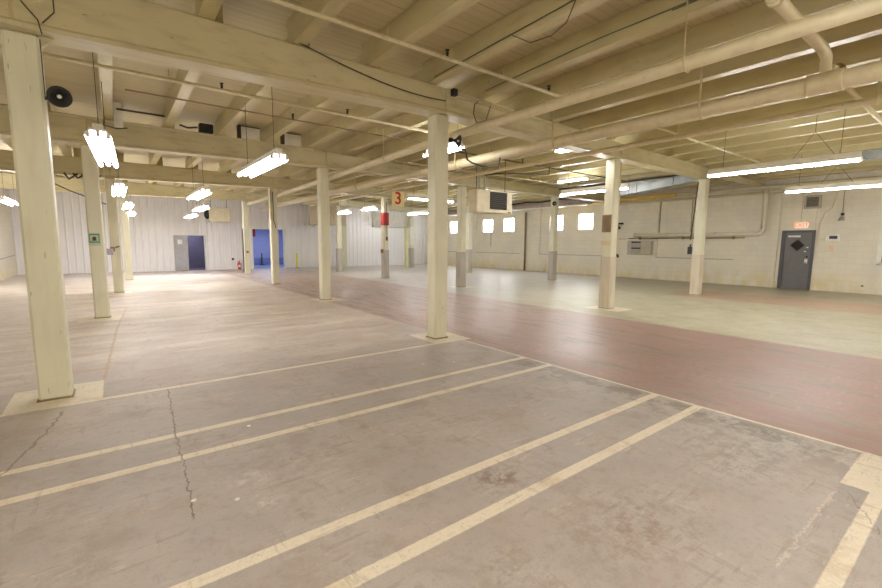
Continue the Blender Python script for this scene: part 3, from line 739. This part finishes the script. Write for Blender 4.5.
# tie cluster right of centre column on girder 1
t = thing('conduit_bundle', (4.6, 5.55, 4.0), 'pair of conduits fixed along the girder right of the central column', 'conduit')
MB().tube([(4.55, 5.665, 4.03), (7.2, 5.80, 4.03)], .016, 8).tube([(4.55, 5.67, 3.98), (7.2, 5.81, 3.98)], .012, 8).build('conduit_pair', M['pipe_thin'], t)
MB().box(4.48, 4.56, 5.6, 5.685, 3.97, 4.07).build('pull_box', M['black'], t)
o = MB().tube([(5.0, 5.6, 3.97), (4.92, 5.6, 3.9), (4.9, 5.6, 3.75), (4.97, 5.6, 3.62), (5.2, 5.62, 3.7), (5.3, 5.62, 3.95)], .008, 6).build('cable', M['dark']); tag(o, 'loose dark cable loop hanging at the girder right of the central column', 'cable')
# drooping cables on girder 1
g = MB(); pts = []
for q in range(13):
    u = q/12; pts.append((2.0+2.35*u, 5.62+.02*u, 4.09-.25*math.sin(PI*u*.62)-.0*u))
g.tube(pts, .008, 6)
o = g.build('cable', M['dark']); tag(o, 'dark cable drooping across the face of the first girder left of the central column', 'cable')
o = MB().tube([(-.55, 5.60, 4.07), (-.60, 5.60, 3.86), (-.50, 5.60, 3.72), (-.42, 5.60, 3.62), (-.40, 5.60, 3.50)], .006, 6).build('cable', M['dark']); tag(o, 'dark wire looping down the girder above the left foreground column', 'cable')
o = MB().tube([(-.30, 5.60, 4.07), (-.30, 5.60, 3.72), (-.39, 5.60, 3.60)], .006, 6).build('cable', M['dark']); tag(o, 'straight dark wire dropping down the girder top left beside the looping wire', 'cable')
# cable on the joist
jx = 1.043*4+.03-.17-.014
o = MB().tube([(jx, .2, 4.26), (jx, 1.9, 4.2), (jx, 2.9, 4.16), (jx, 3.3, 4.15), (jx, 4.3, 4.13), (jx, 5.5, 4.1)], .007, 6).tube([(jx, 3.0, 4.15), (jx-.01, 3.1, 3.96), (jx-.01, 3.3, 3.90), (jx-.01, 3.6, 3.93), (jx, 3.9, 4.12)], .006, 6).build('cable', M['dark'])
tag(o, 'dark cable with a hanging loop stapled along the joist above the central column', 'cable')
jx = 1.043*5+.03-.17-.014
o = MB().tube([(jx, .2, 4.30), (jx, 2.4, 4.19), (jx, 3.4, 4.2), (jx, 5.5, 4.12)], .007, 6).tube([(jx, .2, 4.27), (jx-.005, 1.6, 4.18), (jx, 2.5, 4.17)], .006, 6).build('cable', plain('green_cable', (.09, .12, .07), .5))
tag(o, 'twin green black cables along the next joist to the right', 'cable')
t = thing('ceiling_conduit', (jx, 1.9, 4.2), 'short metal conduit with black ends on the joist at top centre', 'conduit')
jx4 = 1.043*4+.03-.17-.03
MB().tube([(jx4, .3, 4.20), (jx4, 1.72, 4.16)], .02, 8).build('conduit_run', M['steel'], t)
MB().box(jx4-.03, jx4+.03, 1.72, 1.80, 4.12, 4.2).box(jx4-.03, jx4+.03, 1.9, 1.96, 4.12, 4.2).build('connector', M['black'], t)
# dark conduits between joists behind girder 2 etc.
o = MB().tube([(.22, 10.9, 4.2), (1.03, 10.9, 4.2)], .02, 8).build('conduit', M['dark']); tag(o, 'short dark conduit spanning between two joists before the second girder', 'conduit')
o = MB().tube([(-1.9, 16.2, 3.58), (-.9, 16.4, 3.05), (-.1, 16.93, 2.75)], .018, 6).build('cable', M['dark']); tag(o, 'dark cable slanting down to the third column of the left row', 'cable')

# electrical clutter near left column 2
t = thing('disconnect_box', (-.05, 10.9, 3.6), 'pale electrical box with wires beside the second left column', 'electrical box')
MB().box(.17, .32, 11.03, 11.16, 3.90, 4.36).build('box', M['white'], t)
MB().tube([(.02, 10.9, 4.0), (.0, 10.9, 3.86), (.2, 10.9, 3.82), (.38, 10.9, 3.86)], .012, 6).build('wire_loop', M['dark'], t)
t = thing('electrical_box', (-.9, 16.9, 3.5), 'white box among wires behind the left foreground column', 'electrical box')
MB().box(-.62, -.30, 16.75, 16.93, 3.20, 3.45, .01).build('box', M['white'], t)
for q in range(4): MB().tube([(-1.0+.2*q, 16.8, 3.58), (-.9+.2*q, 16.75, 3.40+.05*(q % 2)), (-.7+.18*q, 16.8, 3.58)], .03, 6).build('wire', M['dark'], t)

# ------------------------------------------------------------------ ducts
t = thing('supply_duct', (15.78, 6.6, 3.7), 'galvanised grey duct running away beside the column nearest the grey door', 'duct')
MB().obox((15.78, 6.45), (15.78, 9.3), .45, 3.76, 4.06, 3.48, 3.92, bev=.01).build('duct_body', M['duct'], t)
for yv in (6.9, 8.9): MB().box(15.53, 15.545, yv-.02, yv+.02, 3.72 if yv < 8 else 3.52, 4.40).build('hanger_strap', M['duct'], t)
for yv, zz in ((7.3, 3.67), (8.6, 3.53)): MB().box(15.53, 16.02, yv-.02, yv+.02, zz, zz+.43).build('duct_seam', M['duct'], t)
t = thing('supply_duct', (15.78, 0, 3.7), 'galvanised grey duct above the two tube lights at the right edge', 'duct')
MB().box(15.55, 16.0, .3, 5.9, 3.88, 4.06, .01).build('duct_body', M['duct'], t)
for yv in (1.0, 4.6): MB().box(15.53, 15.545, yv-.02, yv+.02, 3.86, 4.40).build('hanger_strap', M['duct'], t)
for yv in (1.2, 2.5, 3.8): MB().box(15.53, 16.02, yv-.02, yv+.02, 3.86, 4.075).build('duct_seam', M['duct'], t)
o = MB().tube([(15.45, 6.6, 4.0), (15.45, 9, 3.97), (15.45, 12, 3.98)], .03, 8).build('cable', M['dark']); tag(o, 'black pipe running along the top of the galvanised duct', 'pipe')
t = thing('wrapped_duct', (19.2, 20, 3.6), 'brown lilac wrapped duct along the top of the windowed wall', 'duct')
MB().tube([(19.3, 13.0, 3.86), (19.3, 18.2, 3.86)], .20, 14).build('duct_body', M['wrap'], t)
MB().box(19.0, 19.12, 13.0, 18.2, 3.60, 3.66).build('lower_rail', M['white'], t)
t = thing('wrapped_duct', (19.2, 20, 3.6), 'farther length of brown wrapped duct behind the hanging unit heater', 'duct')
MB().tube([(19.3, 18.9, 3.86), (19.3, 24.8, 3.86)], .20, 14).build('duct_body', M['wrap'], t)
MB().box(19.0, 19.12, 18.9, 24.8, 3.60, 3.66).build('lower_rail', M['white'], t)
o = MB().tube([(18.9, 13.4, 3.98), (18.88, 14.6, 4.0), (18.86, 15.8, 3.93), (18.86, 17, 4.0), (18.86, 18.2, 3.92)], .04, 6).build('cable', M['black']); tag(o, 'thick black cable sagging over the wrapped duct', 'cable')

# ------------------------------------------------------------------ unit heaters
t = thing('unit_heater', (8.6, 9.2, 2.5), 'cream unit heater with black louvres hanging right of the central column', 'heater')
MB().box(8.04, 9.44, 9.0, 9.36, 2.49, 3.12, .02).build('heater_case', M['unit'], t)
MB().box(8.54, 9.20, 8.985, 9.01, 2.60, 3.08).build('louvre_recess', M['black'], t)
g = MB()
for q in range(9): g.prism([(8.962, 2.61+q*.052), (8.99, 2.625+q*.052), (8.99, 2.631+q*.052), (8.962, 2.616+q*.052)], 8.55, 9.19, 'yz')
g.build('louvre', plain('louvre_brown', (.05, .035, .025), .5), t)
MB().box(9.27, 9.37, 8.992, 9.0, 2.52, 2.545).build('name_plate', M['black'], t)
for xx in (8.2, 9.32): MB().tube([(xx, 9.2, 3.1), (xx, 9.2, 4.08)], .010, 6).build('hanger_rod', M['dark'], t)
MB().tube([(8.3, 9.2, 3.1), (8.3, 9.2, 4.0)], .03, 8).tube([(8.5, 9.2, 3.1), (8.5, 9.2, 3.9)], .022, 8).build('supply_pipe', M['steel'], t)
MB().tube([(8.5, 9.2, 3.55), (8.5, 8.5, 3.52), (10.2, 8.3, 3.62), (10.2, 8.3, 3.85)], .018, 8).build('gas_line', M['dark'], t)
t = thing('unit_heater', (4.8, 26.6, 2.7), 'far cream unit heater with a dark fan side near the pale grey door', 'heater')
MB().box(4.27, 5.33, 26.5, 27.05, 2.73, 3.50, .03).build('heater_case', M['unit'], t)
MB().lathe([(.06, 0), (.24, .02), (.24, .12), (.12, .2)], (4.27, 26.75, 3.12), (-1, 0, 0), 16).build('fan_guard', M['black'], t)
for xx in (4.4, 5.2): MB().tube([(xx, 26.75, 3.5), (xx, 26.75, 4.08)], .012, 6).build('hanger_rod', M['dark'], t)

# ------------------------------------------------------------------ fluorescent fixtures
def fixture(x, y0, L, z, wd, ntube, label, group, along='y', top=ZG, mat='tube', rot=0.0):
    t = thing('tube_light', (x, y0, z), label, 'ceiling light', group); wide = ntube > 2
    def P(u, v, w_): return (x+u, y0+v, z+w_) if along == 'y' else (x+v, y0-u, z+w_)
    g = MB()
    poly = [(-wd/2, .015), (-wd/2+.015, .005), (-wd*.3, .075), (wd*.3, .075), (wd/2-.015, .005), (wd/2, .015), (wd*.32, .10), (-wd*.32, .10)]
    if not wide: poly = [(-.045, .03), (-.03, .028), (.03, .028), (.045, .03), (.05, .045), (.035, .075), (-.035, .075), (-.05, .045)]
    # reflector: thin folded trough
    A = [g.bm.verts.new(P(u, 0, v)) for u, v in poly]; B = [g.bm.verts.new(P(u, L, v)) for u, v in poly]
    fs = [g.bm.faces.new(A), g.bm.faces.new(B[::-1])]
    for i in range(8): fs.append(g.bm.faces.new([A[i], B[i], B[(i+1) % 8], A[(i+1) % 8]]))
    bmesh.ops.recalc_face_normals(g.bm, faces=fs)
    g.build('reflector', M['refl'], t)
    g = MB()
    hw = wd*.2 if wide else .03
    a = P(-hw, 0.02, .10 if wide else .075); b = P(hw, L-.02, .16)
    g.box(min(a[0], b[0]), max(a[0], b[0]), min(a[1], b[1]), max(a[1], b[1]), min(a[2], b[2]), max(a[2], b[2]), .008); g.build('ballast_housing', M['white'], t)
    for k in range(ntube):
        u = (k-(ntube-1)/2)*wd*.78/max(1, ntube-1) if ntube > 1 else 0
        zz = .012 if abs(u) > wd*.25 else .03
        MB().tube([P(u, .03, zz), P(u, L-.03, zz)], .032 if wide else .022, 8).build('tube', M[mat], t)
        for v0, v1 in ((0, .03), (L-.03, L)):
            MB().box(*sum([[min(p, q), max(p, q)] for p, q in zip(P(u-.018, v0, zz-.02), P(u+.018, v1, zz+.045))], [])).build('lamp_holder', M['white'], t)
    for v in (L*.12, L*.88):
        MB().tube([P(0, v, .16), P(0, v, top-z)], .0045, 5).build('hanging_chain', M['dark'], t)
    t.rotation_euler.z = rot
    return t
G1 = 'wide tube lights hanging over the left aisle'
fixture(-.06, 6.66, 2.44, 2.83, .25, 3, 'wide tube light with three tubes nearest the left foreground column', G1, mat='tube_soft', rot=-.035)
fixture(.20, 12.1, 2.44, 2.81, .26, 3, 'second wide tube light back in the left row', G1, mat='tube_soft')
fixture(.48, 17.0, 2.44, 2.77, .26, 3, 'third wide tube light back in the left row', G1)
fixture(.72, 22.4, 2.2, 2.80, .26, 3, 'farthest small wide tube light in the left row', G1, mat='tube_cool')
fixture(2.04, 6.65, 2.12, 2.83, .27, 3, 'wide tube light slanting brightest left of the central column', G1, mat='tube_soft')
fixture(1.82, 11.6, 2.1, 2.77, .27, 3, 'wide tube light second in the row above the pale grey door', G1, mat='tube_soft')
fixture(2.62, 16.9, 2.1, 2.79, .27, 3, 'wide tube light third in the row above the pale grey door', G1)
fixture(2.98, 22.2, 2.2, 2.79, .27, 3, 'wide tube light farthest in the row above the pale grey door', G1, mat='tube_cool')
fixture(-2.62, 18.9, 2.44, 2.83, .30, 2, 'tube light at the far left edge', 'tube lights at the sides', mat='tube_cool')
G2 = 'long tube lights over the right side'
fixture(10.38, 1.70, 2.44, 3.09, .07, 2, 'long bright tube light hanging in front of the grey exit door column', G2, mat='tube_hot')
fixture(15.0, 1.52, 2.44, 3.09, .07, 2, 'tube light cut by the right edge just above the wall vent', G2, mat='tube_hot')
fixture(18.2, -3.4, 2.3, 3.3, .24, 2, 'added tube light out of view past the right edge near the office window', G2, mat='tube_hot')  # unseen lamp added to brighten the right wall
fixture(11.35, 6.50, 2.25, 3.15, .08, 2, 'tube light passing behind the ribbed plate column', G2, mat='tube_hot')
fixture(5.62, 6.75, 1.22, 3.50, .22, 2, 'short tube light glowing behind the top of the central column', G2)
fixture(8.98, 13.95, 2.2, 3.30, .10, 2, 'tube light lying crosswise right of the number 3 sign', G2, 'x')
fixture(12.55, 17.0, 2.44, 3.12, .12, 2, 'lower tube light right of the number 3 sign', G2, mat='tube_cool')
fixture(9.45, 17.3, 1.22, 3.14, .24, 2, 'short tube light just left of the red banded column', G2, mat='tube_soft')
fixture(9.55, 20.2, 1.22, 3.14, .24, 2, 'small tube light seen beside the beige overhead panel', G2, mat='tube_cool')
fixture(9.2, 6.36, .9, 3.95, .20, 2, 'added short tube light tucked high between joists left of the ribbed plate column', G2, mat='tube_hot')  # added lamp standing in for a bright reflection under the girder
fixture(14.8, 26.2, 1.22, 3.4, .24, 2, 'added tube light hidden behind the white bulkhead by the metal wall', G2, mat='tube_cool')  # lamp added out of sight to light up the far metal wall
fixture(13.1, 9.0, 1.22, 3.86, .10, 2, 'added short tube light high between joists beyond the ribbed plate column', G2, mat='tube_hot')  # added lamp, puts glow streaks between the joists and lifts the windowed wall
fixture(14.4, 15.0, 1.22, 3.86, .10, 2, 'added short tube light high between joists by the slim column and windows', G2, mat='tube_cool')  # added lamp to lift the dim area by the windows
fixture(13.0, 20.6, 1.22, 3.86, .10, 2, 'added short tube light high between joists behind the unit heater', G2, mat='tube_cool')  # added lamp for more light beyond the heater
G3 = 'added tube lights over the near bays behind the viewer'
for (x_, y_) in ((-2.4, -3.3), (0.2, -3.3), (2.7, -3.3), (0.2, -.7), (3.7, -1.7), (-2.4, .0), (5.6, -3.0), (7.9, -3.2), (10.4, -3.2), (14.2, -3.2)):  # unseen fixtures added to brighten the near floor and ceiling
    fixture(x_, y_, 2.44, 3.14, .26, 2, 'added tube light hanging out of view over the nearest bay', G3)

for xa, ya, lb in ((10.5, 2.4, 'peaked dark hanger wire above the long bright tube light'), (15.0, 2.9, 'peaked dark hanger wire above the tube light cut by the right edge')):
    o = MB().tube([(xa, ya-.35, 3.20), (xa, ya, 3.72), (xa, ya+.35, 3.20)], .006, 5).tube([(xa, ya, 3.72), (xa, ya, ZG)], .005, 5).build('hanger_wire', M['dark']); tag(o, lb, 'wire')
# lights inside the two rooms beyond
for (x_, y_, z_, s_, c_) in ((8.4, 30.8, 2.85, 42, (.68, .76, 1)), (3.6, 30.0, 2.55, 14, (.8, .78, 1))):
    ld = bpy.data.lights.new('room_lamp', 'AREA'); ld.energy = s_; ld.size = .8; ld.color = c_
    lo = bpy.data.objects.new('room_lamp', ld); lo.location = (x_, y_, z_); COL.objects.link(lo)

# things near the doorways
t = thing('fire_extinguisher', (6.0, 28.1, 0), 'red fire extinguisher standing by the white metal wall left of the blue doorway', 'fire extinguisher')
MB().lathe([(.075, 0), (.085, .015), (.085, .33), (.07, .39), (.03, .42), (.025, .45)], (6.0, 28.1, 0.0), (0, 0, 1), 18).build('cylinder', M['red'], t)
MB().box(5.915, 5.935, 28.05, 28.15, .12, .28).box(5.95, 6.05, 28.009, 28.016, .14, .28).build('label_band', M['paper'], t)
MB().box(5.97, 6.03, 28.08, 28.12, .45, .50).tube([(6.0, 28.1, .5), (6.08, 28.1, .53)], .012, 6).build('valve_handle', M['black'], t)
MB().tube([(5.97, 28.1, .47), (5.90, 28.08, .45), (5.89, 28.06, .3), (5.90, 28.05, .16)], .012, 6).build('hose', M['red'], t)
o = MB().lathe([(.07, 0), (.07, .03), (.03, .05)], (5.72, YF-.035, .62), (0, -1, 0), 14).build('wall_fitting', M['black']); tag(o, 'small round black fitting on the white metal wall above left of the extinguisher', 'wall fitting')
t = thing('bollard', (9.48, 28.0, 0), 'yellow green post standing against the white metal wall right of the blue doorway', 'bollard')
MB().lathe([(.055, 0), (.055, .93), (.045, .96), (.02, .975)], (9.48, 28.0, 0), (0, 0, 1), 14).build('post', M['bollard'], t)
MB().box(9.38, 9.58, 27.9, 28.1, 0, .02).build('base_plate', M['dark'], t)
o = MB().box(7.0, 7.35, 29.5, 29.55, 2.0, 2.55).build('red_sign', M['red']); tag(o, 'dark red panel at the upper left inside the blue room', 'panel')
MB().box(6.95, 7.0, 29.5, 29.55, 2.0, 2.9).build('sign_hanger', M['dark'], o, Vector((0, 0, 0)))
t = thing('room_cart', (8.6, 33.0, 0), 'small dark upright handle standing deep inside the blue room', 'cart')
MB().tube([(8.6, 33.0, 0.05), (8.6, 33.0, .85)], .05, 8).build('upright', M['dark'], t)
MB().box(8.45, 8.75, 32.9, 33.1, 0, .06).build('foot', M['dark'], t)
t = thing('wall_cabinet', (6.9, 30, 1.2), 'dark small fittings on the left side wall of the blue room', 'wall fitting')
MB().box(6.2, 6.3, 30.2, 30.5, 1.3, 1.6).box(6.2, 6.28, 31.2, 31.4, .9, 1.15).build('box', M['dark'], t)
struct(MB().box(6.2, 10.6, 33.42, 33.5, 0, .5).build('baseboard_blue_room', M['bluefloor']))

# ------------------------------------------------------------------ overhead partitions at far right
t = thing('overhead_panel', (11.5, 27.2, 2.85), 'beige boarded overhead panel high before the far white wall', 'panel')
MB().box(10.1, 12.6, 27.2, 27.35, 2.84, ZG).build('panel_board', M['board'], t)
MB().box(10.1, 12.6, 27.16, 27.4, 2.78, 2.84).build('lower_rail', M['pipe_thin'], t)
MB().box(12.25, 12.6, 27.16, 27.4, 0, 2.78).build('side_post', M['column'], t)
t = thing('overhead_panel', (15, 25.1, 2.75), 'white boxed overhead bulkhead right of the red banded column', 'panel')
MB().box(13.6, 16.55, 25.26, 25.5, 2.72, 3.66, .01).build('bulkhead_board', M['white'], t)
MB().box(13.6, 16.55, 25.27, 25.49, 2.68, 2.72).build('lower_rail', M['guard'], t)
o = MB().box(15.78, 15.98, 24.75, 24.95, 0, 2.68, .01).build('guard_post', plain('pale_yellow_paint', (.72, .72, .42), .5)); tag(o, 'pale yellow green post beside the white boxed column', 'post')
# scattered small debris on floor
for (x_, y_) in ((.52, 2.78), (.30, 2.93), (.85, 3.9), (3.2, 4.6), (3.6, 4.45)):
    o = MB().lathe([(.014, 0), (.018, .004), (.006, .008)], (x_, y_, 0), (0, 0, 1), 7).build('paint_flake', M['paper']); tag(o, 'tiny white flake lying on the grey floor', 'debris', 'white flakes on the grey floor')
